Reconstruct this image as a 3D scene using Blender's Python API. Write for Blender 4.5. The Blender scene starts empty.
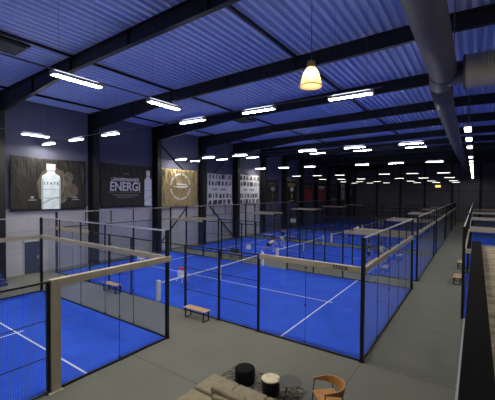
import bpy, bmesh, math, random
from mathutils import Vector, Matrix
random.seed(7)
PI = math.pi
sc = bpy.context.scene
COL = sc.collection

# ------------------------------------------------------------------ materials
def mat(name, col, rough=0.6, metal=0.0, noise=None, bump=None, spec=0.5, emit=None):
    m = bpy.data.materials.new(name); m.use_nodes = True
    nt = m.node_tree; b = nt.nodes['Principled BSDF']
    b.inputs['Base Color'].default_value = (*col, 1)
    b.inputs['Roughness'].default_value = rough
    b.inputs['Metallic'].default_value = metal
    b.inputs['Specular IOR Level'].default_value = spec
    tc = nt.nodes.new('ShaderNodeTexCoord')
    if noise:
        sc_, amt = noise
        n = nt.nodes.new('ShaderNodeTexNoise'); n.inputs['Scale'].default_value = sc_
        n.inputs['Detail'].default_value = 4
        nt.links.new(tc.outputs['Object'], n.inputs['Vector'])
        r = nt.nodes.new('ShaderNodeValToRGB')
        r.color_ramp.elements[0].position = .3; r.color_ramp.elements[1].position = .7
        r.color_ramp.elements[0].color = (*[c*(1-amt) for c in col], 1)
        r.color_ramp.elements[1].color = (*[min(1, c*(1+amt)) for c in col], 1)
        nt.links.new(n.outputs['Fac'], r.inputs['Fac'])
        nt.links.new(r.outputs['Color'], b.inputs['Base Color'])
    if bump:
        sc_, st = bump
        n = nt.nodes.new('ShaderNodeTexNoise'); n.inputs['Scale'].default_value = sc_
        nt.links.new(tc.outputs['Object'], n.inputs['Vector'])
        bp = nt.nodes.new('ShaderNodeBump'); bp.inputs['Strength'].default_value = st
        bp.inputs['Distance'].default_value = .02
        nt.links.new(n.outputs['Fac'], bp.inputs['Height'])
        nt.links.new(bp.outputs['Normal'], b.inputs['Normal'])
    if emit:
        b.inputs['Emission Color'].default_value = (*emit[0], 1)
        b.inputs['Emission Strength'].default_value = emit[1]
    return m

M = {}
M['black'] = mat('black_powder_coat', (.008, .009, .012), .45, .2, noise=(8, .2))
M['beam'] = mat('dark_painted_steel', (.006, .0065, .011), .45, .1, noise=(2, .25))
M['beige'] = mat('beige_rail_coating', (.42, .37, .27), .5, 0, noise=(3, .08))
M['beige_mat'] = mat('olive_rail_side', (.30, .27, .20), .55, 0, noise=(3, .08))
M['white'] = mat('white_plastic', (.75, .75, .76), .5, 0, noise=(6, .04))
M['rail'] = mat('pale_top_rail', (.45, .46, .5), .5, 0, noise=(6, .05))
M['line'] = mat('court_line_white', (.72, .76, .85), .8, 0, noise=(30, .06))
M['turf'] = mat('blue_turf', (.028, .105, .70), .85, 0, noise=(.9, .10), bump=(180, .25), spec=.15)
M['duct'] = mat('galvanised_duct', (.11, .11, .14), .55, .25, noise=(1.5, .12))
M['duct_lit'] = mat('spiral_duct_lit_tone', (.62, .58, .5), .4, .3, noise=(1.5, .1))  # paler copy of the duct: lamp light on the branch put into colour
M['housing'] = mat('lamp_housing', (.55, .55, .56), .4, .1, noise=(5, .05))
M['added_uplight'] = mat('added_uplight_glow', (.9, .9, .9), .5, emit=((.9, .95, 1), 24))  # added upward glow that brightens the roof deck, not a known lamp part
M['felt'] = mat('matt_black_felt', (.006, .006, .007), .95, 0, noise=(3, .2), spec=.08)
M['wire'] = mat('steel_wire', (.12, .12, .16), .5, .3, noise=(9, .1))
M['wood'] = mat('light_wood', (.60, .38, .16), .5, 0, noise=(14, .2))
M['woodtop'] = mat('pale_wood_top', (.62, .55, .38), .6, 0, noise=(9, .22))
M['sofa'] = mat('olive_beige_fabric', (.29, .255, .175), .95, 0, noise=(5, .12), bump=(90, .4), spec=.1)
M['pouf'] = mat('black_fabric', (.012, .012, .014), .95, 0, noise=(20, .3), bump=(120, .4), spec=.1)
M['grey_top'] = mat('grey_laminate', (.065, .07, .07), .5, 0, noise=(8, .08))
M['leather'] = mat('cognac_leather', (.50, .24, .07), .45, 0, noise=(7, .14), bump=(60, .15))
M['door'] = mat('dark_blue_door', (.05, .06, .11), .5, 0, noise=(2, .1))
M['step'] = mat('blue_step_paint', (.03, .05, .22), .6, 0, noise=(4, .15))
M['skin'] = mat('skin', (.55, .33, .23), .6, 0, noise=(12, .06))
M['hair'] = mat('brown_hair', (.06, .035, .02), .8, 0, noise=(40, .3))
M['cloth_white'] = mat('white_sportswear', (.75, .75, .7), .85, 0, noise=(10, .05))
M['cloth_dark'] = mat('navy_sportswear', (.02, .025, .06), .85, 0, noise=(10, .15))
M['cloth_black'] = mat('black_sportswear', (.012, .012, .015), .85, 0, noise=(10, .15))
M['shoe'] = mat('white_shoe', (.7, .7, .72), .6, 0, noise=(10, .05))
M['red'] = mat('red_plastic', (.65, .05, .03), .5, 0, noise=(6, .1))
M['bag'] = mat('black_bag_fabric', (.01, .01, .012), .8, 0, noise=(10, .2))
M['b_black'] = mat('banner_black_cloth', (.022, .02, .018), .75, 0, noise=(2, .2))
M['b_gold'] = mat('banner_gold_cloth', (.33, .26, .13), .8, 0, noise=(2, .12))
M['b_white'] = mat('banner_white_print', (.72, .73, .76), .7, 0, noise=(4, .04))
M['b_photo'] = mat('print_dark_grey', (.07, .07, .085), .7, 0, noise=(1.7, .8))
M['b_photo2'] = mat('print_mid_grey', (.28, .28, .31), .7, 0, noise=(1.9, .6))
M['b_ice'] = mat('print_ice_blue', (.74, .86, .93), .7, 0, noise=(3, .1))
M['b_ice2'] = mat('print_steel_blue', (.25, .36, .5), .7, 0, noise=(3, .1))
M['b_navy'] = mat('print_navy', (.03, .05, .12), .7, 0, noise=(3, .1))
M['b_smoke'] = mat('print_smoky_tan', (.14, .115, .085), .75, 0, noise=(2, .4))
M['b_smoke2'] = mat('print_smoky_grey', (.10, .09, .075), .75, 0, noise=(2.5, .5))
M['b_lav'] = mat('print_lavender_white', (.62, .62, .76), .7, 0, noise=(4, .05))
M['b_yellow'] = mat('print_yellow', (.65, .5, .05), .7, 0, noise=(4, .1))
M['b_red'] = mat('print_red', (.45, .03, .03), .7, 0, noise=(2, .3))
M['b_grey'] = mat('print_grey', (.3, .31, .33), .7, 0, noise=(4, .1))
M['exit'] = mat('exit_sign_face', (.9, .75, .1), .5, 0, emit=((1, .75, .15), 1.6))
M['ink'] = mat('dark_blue_ink', (.015, .02, .06), .6)
M['hatch'] = mat('roof_hatch_panel', (.05, .05, .06), .6, 0, noise=(3, .1))

def lamp_mat(name, col, s): return mat(name, (.9, .9, .85), .5, emit=(col, s))
LS = 150
M['lamp'] = lamp_mat('lamp_diffuser', (1, .93, .78), LS)
M['lamp_dim'] = lamp_mat('lamp_diffuser_dimmed', (1, .93, .8), LS*.055)
M['lamp_half'] = lamp_mat('lamp_diffuser_half_power', (1, .93, .8), LS*.35)
M['lamp_cor'] = lamp_mat('lamp_diffuser_corridor', (1, .95, .85), LS*.14)
M['bulb'] = lamp_mat('warm_bulb', (1, .80, .42), 90)

def glass_mat():
    m = bpy.data.materials.new('tempered_glass'); m.use_nodes = True; nt = m.node_tree
    nt.nodes.remove(nt.nodes['Principled BSDF']); out = nt.nodes['Material Output']
    t = nt.nodes.new('ShaderNodeBsdfTransparent'); t.inputs['Color'].default_value = (.955, .97, .98, 1)
    g = nt.nodes.new('ShaderNodeBsdfGlossy'); g.inputs['Roughness'].default_value = .03
    g.inputs['Color'].default_value = (.85, .9, 1, 1)
    f = nt.nodes.new('ShaderNodeFresnel'); ge = nt.nodes.new('ShaderNodeNewGeometry'); mr = nt.nodes.new('ShaderNodeMapRange')
    mr.inputs['To Min'].default_value = 1.33; mr.inputs['To Max'].default_value = 1/1.33   # same reflectance from both faces of the pane
    nt.links.new(ge.outputs['Backfacing'], mr.inputs['Value']); nt.links.new(mr.outputs['Result'], f.inputs['IOR'])
    mx = nt.nodes.new('ShaderNodeMixShader')
    nt.links.new(f.outputs[0], mx.inputs[0]); nt.links.new(t.outputs[0], mx.inputs[1]); nt.links.new(g.outputs[0], mx.inputs[2])
    nt.links.new(mx.outputs[0], out.inputs['Surface'])
    return m
M['glass'] = glass_mat()
def drape(m, dist):
    nt = m.node_tree; tc = nt.nodes.new('ShaderNodeTexCoord'); mp = nt.nodes.new('ShaderNodeMapping'); mp.inputs['Scale'].default_value = (1, 1.0, .32)
    w_ = nt.nodes.new('ShaderNodeTexNoise'); w_.inputs['Scale'].default_value = 2.6; w_.inputs['Detail'].default_value = 1.5; w_.inputs['Distortion'].default_value = 1.4
    bp = nt.nodes.new('ShaderNodeBump'); bp.inputs['Distance'].default_value = dist; bp.inputs['Strength'].default_value = 1
    nt.links.new(tc.outputs['Object'], mp.inputs[0]); nt.links.new(mp.outputs[0], w_.inputs['Vector']); nt.links.new(w_.outputs['Fac'], bp.inputs['Height'])
    nt.links.new(bp.outputs['Normal'], nt.nodes['Principled BSDF'].inputs['Normal'])
drape(M['b_black'], .22); drape(M['b_gold'], .35); drape(M['b_smoke'], .2)
def shade_mat():
    m = bpy.data.materials.new('translucent_lamp_shade'); m.use_nodes = True; nt = m.node_tree
    b = nt.nodes['Principled BSDF']; out = nt.nodes['Material Output']
    b.inputs['Base Color'].default_value = (.9, .78, .52, 1); b.inputs['Roughness'].default_value = .5
    tr = nt.nodes.new('ShaderNodeBsdfTranslucent'); tr.inputs['Color'].default_value = (.95, .82, .58, 1)
    tp = nt.nodes.new('ShaderNodeBsdfTransparent')
    m1 = nt.nodes.new('ShaderNodeMixShader'); m1.inputs[0].default_value = .5
    m2 = nt.nodes.new('ShaderNodeMixShader'); m2.inputs[0].default_value = .35
    nt.links.new(b.outputs[0], m1.inputs[1]); nt.links.new(tr.outputs[0], m1.inputs[2])
    nt.links.new(m1.outputs[0], m2.inputs[1]); nt.links.new(tp.outputs[0], m2.inputs[2])
    nt.links.new(m2.outputs[0], out.inputs['Surface'])
    return m
M['shade'] = shade_mat()

def seam_mat(name, col, dark, w, h, seam=.015, noise=.12, nscale=1.2, rough=.9, off=(0, 0), axes='XY', bumpy=None, second=None):
    """flat colour with thin seams every w x h metres (panel joints / carpet widths)"""
    m = bpy.data.materials.new(name); m.use_nodes = True; nt = m.node_tree
    b = nt.nodes['Principled BSDF']; b.inputs['Roughness'].default_value = rough
    b.inputs['Specular IOR Level'].default_value = .2
    tc = nt.nodes.new('ShaderNodeTexCoord'); sp = nt.nodes.new('ShaderNodeSeparateXYZ')
    nt.links.new(tc.outputs['Object'], sp.inputs[0])
    def seamfac(ax, per, o):
        a = nt.nodes.new('ShaderNodeMath'); a.operation = 'ADD'; a.inputs[1].default_value = o
        nt.links.new(sp.outputs[ax], a.inputs[0])
        p = nt.nodes.new('ShaderNodeMath'); p.operation = 'PINGPONG'; p.inputs[1].default_value = per/2
        nt.links.new(a.outputs[0], p.inputs[0])
        l = nt.nodes.new('ShaderNodeMath'); l.operation = 'LESS_THAN'; l.inputs[1].default_value = seam
        nt.links.new(p.outputs[0], l.inputs[0]); return l
    a = seamfac(axes[0], w, off[0]); c = seamfac(axes[1], h, off[1])
    mx = nt.nodes.new('ShaderNodeMath'); mx.operation = 'MAXIMUM'
    nt.links.new(a.outputs[0], mx.inputs[0]); nt.links.new(c.outputs[0], mx.inputs[1])
    n = nt.nodes.new('ShaderNodeTexNoise'); n.inputs['Scale'].default_value = nscale; n.inputs['Detail'].default_value = 6
    nt.links.new(tc.outputs['Object'], n.inputs['Vector'])
    r = nt.nodes.new('ShaderNodeValToRGB'); r.color_ramp.elements[0].position = .3; r.color_ramp.elements[1].position = .7
    lo = second or tuple(x*(1-noise) for x in col)
    r.color_ramp.elements[0].color = (*lo, 1); r.color_ramp.elements[1].color = (*[x*(1+noise) for x in col], 1)
    nt.links.new(n.outputs['Fac'], r.inputs['Fac'])
    mc = nt.nodes.new('ShaderNodeMix'); mc.data_type = 'RGBA'
    nt.links.new(mx.outputs[0], mc.inputs['Factor']); nt.links.new(r.outputs['Color'], mc.inputs['A'])
    mc.inputs['B'].default_value = (*dark, 1)
    nt.links.new(mc.outputs['Result'], b.inputs['Base Color'])
    if bumpy:
        n2 = nt.nodes.new('ShaderNodeTexNoise'); n2.inputs['Scale'].default_value = bumpy[0]
        nt.links.new(tc.outputs['Object'], n2.inputs['Vector'])
        bp = nt.nodes.new('ShaderNodeBump'); bp.inputs['Strength'].default_value = bumpy[1]; bp.inputs['Distance'].default_value = .03
        nt.links.new(n2.outputs['Fac'], bp.inputs['Height']); nt.links.new(bp.outputs['Normal'], b.inputs['Normal'])
    return m
M['floor'] = seam_mat('grey_green_carpet', (.165, .172, .146), (.115, .12, .10), 400, 4.0, seam=.02, off=(0, 0), nscale=.7, noise=.07, bumpy=(90, .3))
M['cladding'] = seam_mat('blue_grey_wall_cladding', (.125, .13, .20), (.07, .07, .11), 6.0, 50, seam=.012, axes='YZ', nscale=.6, noise=.08)
M['wall'] = seam_mat('light_grey_wall_panel', (.50, .50, .56), (.32, .32, .38), 6.0, 1.4, seam=.012, off=(0, 0), axes='YZ', nscale=.6, noise=.08)
M['wall_far'] = seam_mat('dark_grey_wall_panel', (.17, .175, .21), (.07, .07, .09), 400, 3.2, seam=.05, off=(0, .3), axes='XZ', nscale=.4, noise=.12)
M['deck'] = mat('steel_deck_blue_bounce', (.47, .57, 1.0), .5, .0, noise=(.25, .05))  # blue light bounced off the courts is put into the deck colour
M['mezz'] = seam_mat('brown_rough_stone_floor', (.62, .53, .38), (.3, .25, .18), .9, .35, seam=.012, axes='XY', nscale=5, noise=.1, bumpy=(12, .6), second=(.30, .24, .16))
M['rug'] = mat('patterned_rug', (.125, .12, .105), .95, 0, noise=(9, .8), bump=(60, .5), spec=.1)

# ------------------------------------------------------------------ mesh builder
class MB:
    def __init__(s): s.bm = bmesh.new()
    def box(s, x0, x1, y0, y1, z0, z1, M4=None):
        v = [s.bm.verts.new(p) for p in ((x0,y0,z0),(x1,y0,z0),(x1,y1,z0),(x0,y1,z0),(x0,y0,z1),(x1,y0,z1),(x1,y1,z1),(x0,y1,z1))]
        for f in ((0,3,2,1),(4,5,6,7),(0,1,5,4),(1,2,6,5),(2,3,7,6),(3,0,4,7)): s.bm.faces.new([v[i] for i in f])
        if M4: bmesh.ops.transform(s.bm, matrix=M4, verts=v)
        return s
    def bar(s, a, b, r, n=6, r2=None):
        a, b = Vector(a), Vector(b); d = (b-a); L = d.length; q = d.to_track_quat('Z', 'Y').to_matrix().to_4x4()
        T = Matrix.Translation(a) @ q; r2 = r if r2 is None else r2
        ring = [[s.bm.verts.new(T @ Vector((rr*math.cos(2*PI*k/n), rr*math.sin(2*PI*k/n), z))) for k in range(n)] for rr, z in ((r, 0), (r2, L))]
        for k in range(n): s.bm.faces.new((ring[0][k], ring[0][(k+1)%n], ring[1][(k+1)%n], ring[1][k]))
        s.bm.faces.new(ring[0][::-1]); s.bm.faces.new(ring[1]); return s
    def sbar(s, a, b, w, h):
        a, b = Vector(a), Vector(b); d = b-a; q = d.to_track_quat('X', 'Z').to_matrix().to_4x4()
        return s.box(0, d.length, -w/2, w/2, -h/2, h/2, Matrix.Translation(a) @ q)
    def lathe(s, prof, n=28, c=(0,0,0), cap=True):
        rings = [[s.bm.verts.new((c[0]+r*math.cos(2*PI*k/n), c[1]+r*math.sin(2*PI*k/n), c[2]+z)) for k in range(n)] for r, z in prof]
        for A, B in zip(rings, rings[1:]):
            for k in range(n): s.bm.faces.new((A[k], A[(k+1)%n], B[(k+1)%n], B[k]))
        if cap: s.bm.faces.new(rings[0][::-1]); s.bm.faces.new(rings[-1])
        return s
    def poly(s, pts, thick=None, axis=None):
        v = [s.bm.verts.new(p) for p in pts]; f = s.bm.faces.new(v)
        if thick:
            r = bmesh.ops.extrude_face_region(s.bm, geom=[f]); nv = [g for g in r['geom'] if isinstance(g, bmesh.types.BMVert)]
            bmesh.ops.translate(s.bm, vec=Vector(axis)*thick, verts=nv)
        return s
    def build(s, name, m, parent=None, loc=None, smooth=False, bevel=None, seg=2):
        bmesh.ops.recalc_face_normals(s.bm, faces=s.bm.faces)
        me = bpy.data.meshes.new(name); s.bm.to_mesh(me); s.bm.free()
        me.materials.append(m)
        if smooth:
            for p in me.polygons: p.use_smooth = True
        o = bpy.data.objects.new(name, me); COL.objects.link(o)
        if parent: o.parent = parent
        if loc: o.location = loc
        if bevel:
            b = o.modifiers.new('bevel', 'BEVEL'); b.width = bevel; b.segments = seg; b.limit_method = 'ANGLE'
        return o

def tag(o, label=None, cat=None, group=None, kind=None):
    if label: o['label'] = label
    if cat: o['category'] = cat
    if group: o['group'] = group
    if kind: o['kind'] = kind
    return o
def empty(name, loc=(0,0,0), rz=0):
    o = bpy.data.objects.new(name, None); COL.objects.link(o); o.location = loc; o.rotation_euler = (0,0,rz)
    o.empty_display_size = .2; return o
def kids(o): return [c for c in CH.get(o.name, [])] 
CH = {}
def copy_tree(o, parent=None):
    c = o.copy(); COL.objects.link(c); c.parent = parent
    for ch in list(o.children): copy_tree(ch, c)
    return c

ORD = ['nearest', 'second', 'third', 'fourth', 'fifth', 'sixth', 'seventh', 'eighth', 'ninth', 'tenth', 'eleventh', 'twelfth', 'thirteenth', 'fourteenth', 'fifteenth', 'sixteenth']

# ------------------------------------------------------------------ the hall
XL, XR, YN, YF = -21.1, 25.0, -24.0, 69.0
RX = 1.95
def roof(x): return 11.85 - abs(x-RX)*.025
tag(MB().box(XL-.3, XR+.3, YN-.3, YF+.3, -.3, 0).build('floor', M['floor']), kind='structure')
tag(MB().box(XL-.3, XL, YN, YF, 4.3, 11.35).build('wall_left', M['cladding']), kind='structure')
tag(MB().box(XL-.3, XL+.02, YN, 27, 0, 4.3).build('wall_left_plinth', M['wall']), kind='structure')
tag(MB().box(XL-.3, XL+.02, 27, YF, 0, 4.3).build('wall_left_rear', M['cladding']), kind='structure')
tag(MB().box(XR, XR+.3, YN, YF, 0, 11.35).build('wall_right', M['wall']), kind='structure')
tag(MB().box(XL-.3, XR+.3, YF, YF+.3, 0, 12).build('wall_far', M['wall_far']), kind='structure')
tag(MB().box(XL-.3, XR+.3, YN-.3, YN, 0, 12).build('wall_near', M['wall_far']), kind='structure')
# corrugated steel roof deck, ribs along Y
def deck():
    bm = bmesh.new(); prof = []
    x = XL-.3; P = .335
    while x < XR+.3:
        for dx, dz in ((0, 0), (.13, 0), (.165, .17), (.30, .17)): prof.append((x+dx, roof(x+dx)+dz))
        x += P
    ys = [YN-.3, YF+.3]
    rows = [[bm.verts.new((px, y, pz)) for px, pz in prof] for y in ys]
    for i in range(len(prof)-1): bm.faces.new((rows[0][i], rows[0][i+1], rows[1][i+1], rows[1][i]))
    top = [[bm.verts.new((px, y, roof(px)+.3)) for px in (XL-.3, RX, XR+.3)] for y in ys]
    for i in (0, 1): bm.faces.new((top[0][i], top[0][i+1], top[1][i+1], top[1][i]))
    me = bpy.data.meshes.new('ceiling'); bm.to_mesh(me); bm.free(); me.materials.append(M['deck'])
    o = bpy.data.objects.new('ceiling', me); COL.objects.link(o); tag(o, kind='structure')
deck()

# roof frames with haunches + columns
FY = [3+6*k for k in range(-4, 11)]
def frame_mesh():
    b = MB(); w = .2
    pts = [(XL+.75, 10.05), (XL+.75+8.2, roof(XL+8.9)-.62), (RX, roof(RX)-.62), (XR-.75-8.2, roof(XR-8.9)-.62), (XR-.75, 10.05)]
    tops = [(XL+.05, roof(XL)), (XL+8.9, roof(XL+8.9)), (RX, roof(RX)), (XR-8.9, roof(XR-8.9)), (XR-.05, roof(XR))]
    for i in range(4):
        (x0, z0), (x1, z1) = pts[i], pts[i+1]; (u0, t0), (u1, t1) = tops[i], tops[i+1]
        e0 = XL+.1 if i == 0 else x0; e1 = XR-.1 if i == 3 else x1
        b.poly([(e0, -.01, z0), (e1, -.01, z1), (u1, -.01, t1-.01), (u0, -.01, t0-.01)], .02, (0, 1, 0))
        b.sbar((x0, 0, z0), (x1, 0, z1), w, .03)
        b.sbar((u0, 0, t0-.03), (u1, 0, t1-.03), w, .03)
    for x in (-20.0, -16, -12.2, -8, -4, 0, 4, 8, 12, 16, 20, 24):   # stiffeners
        if -20.3 < x < 24.2:
            zb = roof(x)-.61 if -12.5 < x < 16.5 else 10.5
            b.box(x-.008, x+.008, -.09, .09, max(zb, 10.2), roof(x)-.03)
    return b
fr0 = None
for i, y in enumerate(FY):
    if fr0 is None:
        fr = empty('roof_frame', (0, y, 0)); fr0 = fr
        frame_mesh().build('rafter', M['beam'], fr)
        for sx, X in ((1, XL), (-1, XR)):
            c = MB()
            a, d = sorted((X+sx*.03, X+sx*.06)); c.box(a, d, -.22, .22, 0, roof(X)-.1)
            a, d = sorted((X+sx*.75, X+sx*.79)); c.box(a, d, -.22, .22, 0, 10.1 if True else 0)
            a, d = sorted((X+sx*.06, X+sx*.75)); c.box(a, d, -.012, .012, 0, 10.6)
            c.box(*sorted((X+sx*.03, X+sx*.85)), -.28, .28, 0, .04)
            c.box(*sorted((X+sx*.06, X+sx*.75)), -.2, .2, 10.05, 10.08)
            c.build('column', M['beam'], fr)
    else: fr = copy_tree(fr0); fr.location = (0, y, 0)
    tag(fr, 'black steel roof frame and columns, %s' % ({-3: 'leftmost one, left of the bottle banner', 3: 'between the two bottle banners', 9: 'between the energi banner and the gold banner', 15: 'between the gold banner and the first photo collage', 21: 'between the two photo collage banners', 27: 'just beyond the second collage banner'}.get(y, '%s counted from the near end of the hall' % ORD[i])), 'roof frame', 'steel roof frames along the hall')

# Y-direction ties under the deck
for x, lb in ((-19.0, 'along the left wall side'), (-11.9, 'over the middle of the left side'), (-3.9, 'running past the hanging pendant lamp'), (8.0, 'on the right beyond the duct')):
    b = MB(); b.box(x-.05, x+.05, YN, YF, roof(x)-.14, roof(x)-.03)
    tag(b.build('roof_purlin', M['beam']), 'thin dark steel tie under the blue-lit deck '+lb, 'purlin', 'ties under the roof deck')
# K braces on left wall
for (a, c, lb) in (((9.3, 10.0), (14.8, 5.9), 'upper brace sloping down behind the gold banner'), ((9.3, .4), (14.8, 5.6), 'lower brace rising under the gold banner'),
                   ((20.7, 10.4), (15.2, 5.9), 'upper brace rising over the first collage banner'), ((20.7, .2), (15.2, 5.0), 'lower brace falling under the first collage banner'),
                   ):
    b = MB(); b.sbar((XL+.16, a[0], a[1]), (XL+.16, c[0], c[1]), .09, .09)
    tag(b.build('wall_brace', M['beam']), 'diagonal steel wall tube, '+lb, 'brace', 'diagonal wall braces')
# roof hatches
for (x, y, lb) in ((-13.0, -5.4, 'dark square roof hatch in the deck at top left'), (-13.0, 11.6, 'square roof hatch between the ceiling beams near the middle')):
    h = empty('roof_hatch', (x, y, roof(x)))
    tag(h, lb, 'roof hatch')
    MB().box(-.75, .75, -.75, .75, -.12, -.03).build('hatch_frame', M['beam'], h)
    MB().box(-.62, .62, -.62, .62, -.16, -.12).build('hatch_panel', M['hatch'], h)

# far wall columns and seams
for k in range(9):
    x = [-20.9, -15.9, -10.9, -6.1, -1.1, 3.6, 9, 15, 20][k]
    tag(MB().box(x-.18, x+.18, YF-.35, YF, 0, roof(x)-.2).build('trim_%d' % (k+1), M['beam']), kind='structure')
# emergency exit sign on the far wall
e = empty('exit_sign', (-3.7, YF-.05, 7.0)); tag(e, 'small yellow lit exit sign high on the dark far wall', 'exit sign')
MB().box(-.5, .5, -.05, .05, -.25, .25).build('sign_box', M['white'], e)
MB().box(-.46, .46, -.07, -.05, -.21, .21).build('sign_face', M['exit'], e)

# door and steps on the left wall
MB_ = MB()
d = empty('door_1', (XL, -1.05, 0)); tag(d, kind='structure')
MB().box(.0, .05, -.46, .46, .02, 2.1).build('door_leaf', M['door'], d)
fr_ = MB(); fr_.box(0, .08, -.56, -.46, 0, 2.2).box(0, .08, .46, .56, 0, 2.2).box(0, .08, -.56, .56, 2.1, 2.2)
fr_.build('door_frame', M['rail'], d)
h = MB(); h.bar((.05, .36, 1.05), (.11, .36, 1.05), .012).bar((.11, .36, 1.05), (.11, .24, 1.05), .012); h.box(.05, .06, .33, .39, .95, 1.15)
h.build('door_handle', M['rail'], d)
st = empty('steps', (-20.3, -3.9, 0)); tag(st, 'dark blue steps at the foot of the leftmost column', 'steps')
for k in range(5):
    MB().box(-.7, 1.25-k*.32, -.75, .75, k*.17, k*.17+.165).build('step', M['step'], st)

# ------------------------------------------------------------------ courts
def grid(b, p, u, v, W, H, pitch, r):
    """welded mesh: wires in the plane p + a*u + c*v"""
    p, u, v = Vector(p), Vector(u), Vector(v)
    nx = int(round(W/pitch)); nz = int(round(H/pitch))
    for i in range(nx+1): a = p+u*(W*i/nx); b.bar(a, a+v*H, r, 3)
    for j in range(nz+1): a = p+v*(H*j/nz); b.bar(a, a+u*W, r, 3)
    return b
def hv(b, x0, x1, y0, y1, z0, z1): b.box(min(x0,x1), max(x0,x1), min(y0,y1), max(y0,y1), z0, z1)

def make_enclosure(near=False, pitch=.1, wr=.0035):
    root = empty('court_enclosure')
    def post(x, y, h, w=.08, m='black', name='post'):
        b = MB(); b.box(x-w/2, x+w/2, y-w/2, y+w/2, 0, h); b.box(x-.09, x+.09, y-.09, y+.09, 0, .012)
        b.build(name, M[m], root)
    def post_hi(x, y, w=.05):
        MB().box(x-w/2, x+w/2, y-w/2, y+w/2, 3.08, 4.0).build('upper_post', M['black'], root)
    # shared panel meshes
    gp = {}
    def pane(axis, x, y, L):
        b = MB()
        if axis == 'y': b.box(x-.005, x+.005, y+.02, y+L-.02, .05, 2.9)
        else: b.box(x+.02, x+L-.02, y-.005, y+.005, .05, 2.9)
        g = b.build('glass_panel', M['glass'], root)
        if axis == 'y': MB().box(x-.007, x+.007, y+L-.006, y+L+.006, .05, 2.9).build('joint_seal', M['black'], g)
        else: MB().box(x+L-.006, x+L+.006, y-.007, y+.007, .05, 2.9).build('joint_seal', M['black'], g)
        for z in (.12, 1.45, 2.8):
            c = MB()
            if axis == 'y': c.box(x-.025, x+.025, y+L-.035, y+L+.035, z-.018, z+.018)
            else: c.box(x+L-.035, x+L+.035, y-.025, y+.025, z-.018, z+.018)
            c.build('clamp', M['black'], g)
    for xe in (0, -20):
        for y in (0, 10): post(xe, y, 4.05, .11)
        for k in range(5): pane('y', xe, 2*k, 2)
        if xe == 0: hv(q := MB(), xe-.075, xe+.075, .055, 9.945, 2.9, 3.08); q.build('end_beam', M['beige'], root)
        else: hv(q := MB(), xe-.02, xe+.02, .055, 9.945, 2.98, 3.04); q.build('end_rail', M['black'], root)
        hv(q := MB(), xe-.03, xe+.03, .055, 9.945, 0, .06); q.build('sill_rail', M['black'], root)
        hv(q := MB(), xe-.025, xe+.025, 0, 10, 4.0, 4.05); q.build('top_rail', M['rail'], root)
        for k in range(1, 6 if False else 5): post_hi(xe, 2*k)
        b = grid(MB(), (xe, .06, 3.09), (0, 1, 0), (0, 0, 1), 9.88, .9, pitch, wr); b.build('mesh_panel', M['black'], root)
    for y in (0, 10):
        for xs in (-4, -20):      # glass sections of the sides
            for k in (0, 1): pane('x', xs+2*k, y, 2)
            hv(q := MB(), xs+(-.12 if near and xs == -4 and y == 0 else .06), xs+(4.12 if near and xs == -4 and y == 0 else 3.94), y-(.1 if near and xs == -4 and y == 0 else .075), y+.075, 2.9 if not near else 2.88, 3.08); q.build('side_beam', M['beige'], root)
            hv(q := MB(), xs+.06, xs+3.94, y-.03, y+.03, 0, .06); q.build('sill_rail', M['black'], root)
        for x in (-4, -16):
            if near and x == -4 and y == 0:
                b = MB(); b.box(x-.12, x+.12, y-.1, y+.1, 0, 2.895); b.box(x-.2, x+.16, y-.16, y+.16, 0, .02)
                b.build('portal_post', M['beige'], root)
                post(x-.17, y, 3.0)
            elif True: post(x, y, 3.08)
        for x in (-6, -8, -12, -14): post(x, y, 3.05)
        for xs in (-8, -16):
            for k in (0, 1):
                b = grid(MB(), (xs+2*k+.04, y, .05), (1, 0, 0), (0, 0, 1), 1.92, 2.95, pitch, wr); b.build('mesh_panel', M['black'], root)
            b = MB()
            for z in (1.0, 2.0): b.box(xs, xs+4, y-.01, y+.01, z-.01, z+.01)
            b.box(xs, xs+4, y-.02, y+.02, 0.02, .06); b.build('mesh_bar', M['black'], root)
            MB().box(xs, xs+4, y-.022, y+.022, 3.0, 3.05).build('top_rail', M['black'], root)
        # header over the gate
        MB().box(-12, -8, y-.02, y+.02, 2.98, 3.02).build('gate_header', M['black'], root)
    if near:
        # left long side carries a raised mesh on its first four metres
        MB().box(-4, 0, 9.975, 10.025, 4.0, 4.05).build('top_rail', M['rail'], root)
        post_hi(-4, 10); post_hi(-2, 10)
        grid(MB(), (-3.96, 10, 3.09), (1, 0, 0), (0, 0, 1), 3.9, .9, pitch, wr).build('mesh_panel', M['black'], root)
    return root
def make_turf():
    root = empty('court_turf')
    MB().box(-19.97, -.03, .03, 9.97, 0.0, .012).build('turf_carpet', M['turf'], root)
    b = MB(); z0, z1 = .012, .016
    for x in (-3.05, -16.95): b.box(x-.03, x+.03, .03, 9.97, z0, z1)
    b.box(-16.92, -3.08, 4.97, 5.03, z0, z1); b.box(-3.02, -2.82, 4.97, 5.03, z0, z1); b.box(-17.18, -16.98, 4.97, 5.03, z0, z1)
    b.build('court_lines', M['line'], root)
    return root
def make_net():
    root = empty('padel_net')
    for y in (.12, 9.88):
        MB().box(-10.09, -9.91, y-.09, y+.09, .012, 1.05).build('net_post', M['white'], root, bevel=.02)
    b = grid(MB(), (-10, .22, .06), (0, 1, 0), (0, 0, 1), 9.56, .78, .1, .003); b.build('net_mesh', M['black'], root)
    b = MB(); n = 20
    for k in range(n):
        y0, y1 = .2+9.6*k/n, .2+9.6*(k+1)/n
        f = lambda y: .90-.035*(1-abs((y-5)/4.8)**2)
        b.sbar((-10, y0, f(y0)), (-10, y1, f(y1)), .02, .07)
    b.build('net_tape', M['line'], root)
    MB().box(-10.02, -9.98, 4.97, 5.03, .012, .84).build('centre_strap', M['line'], root)
    return root
enc0 = make_enclosure(); turf0 = make_turf(); net0 = make_net()
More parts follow.
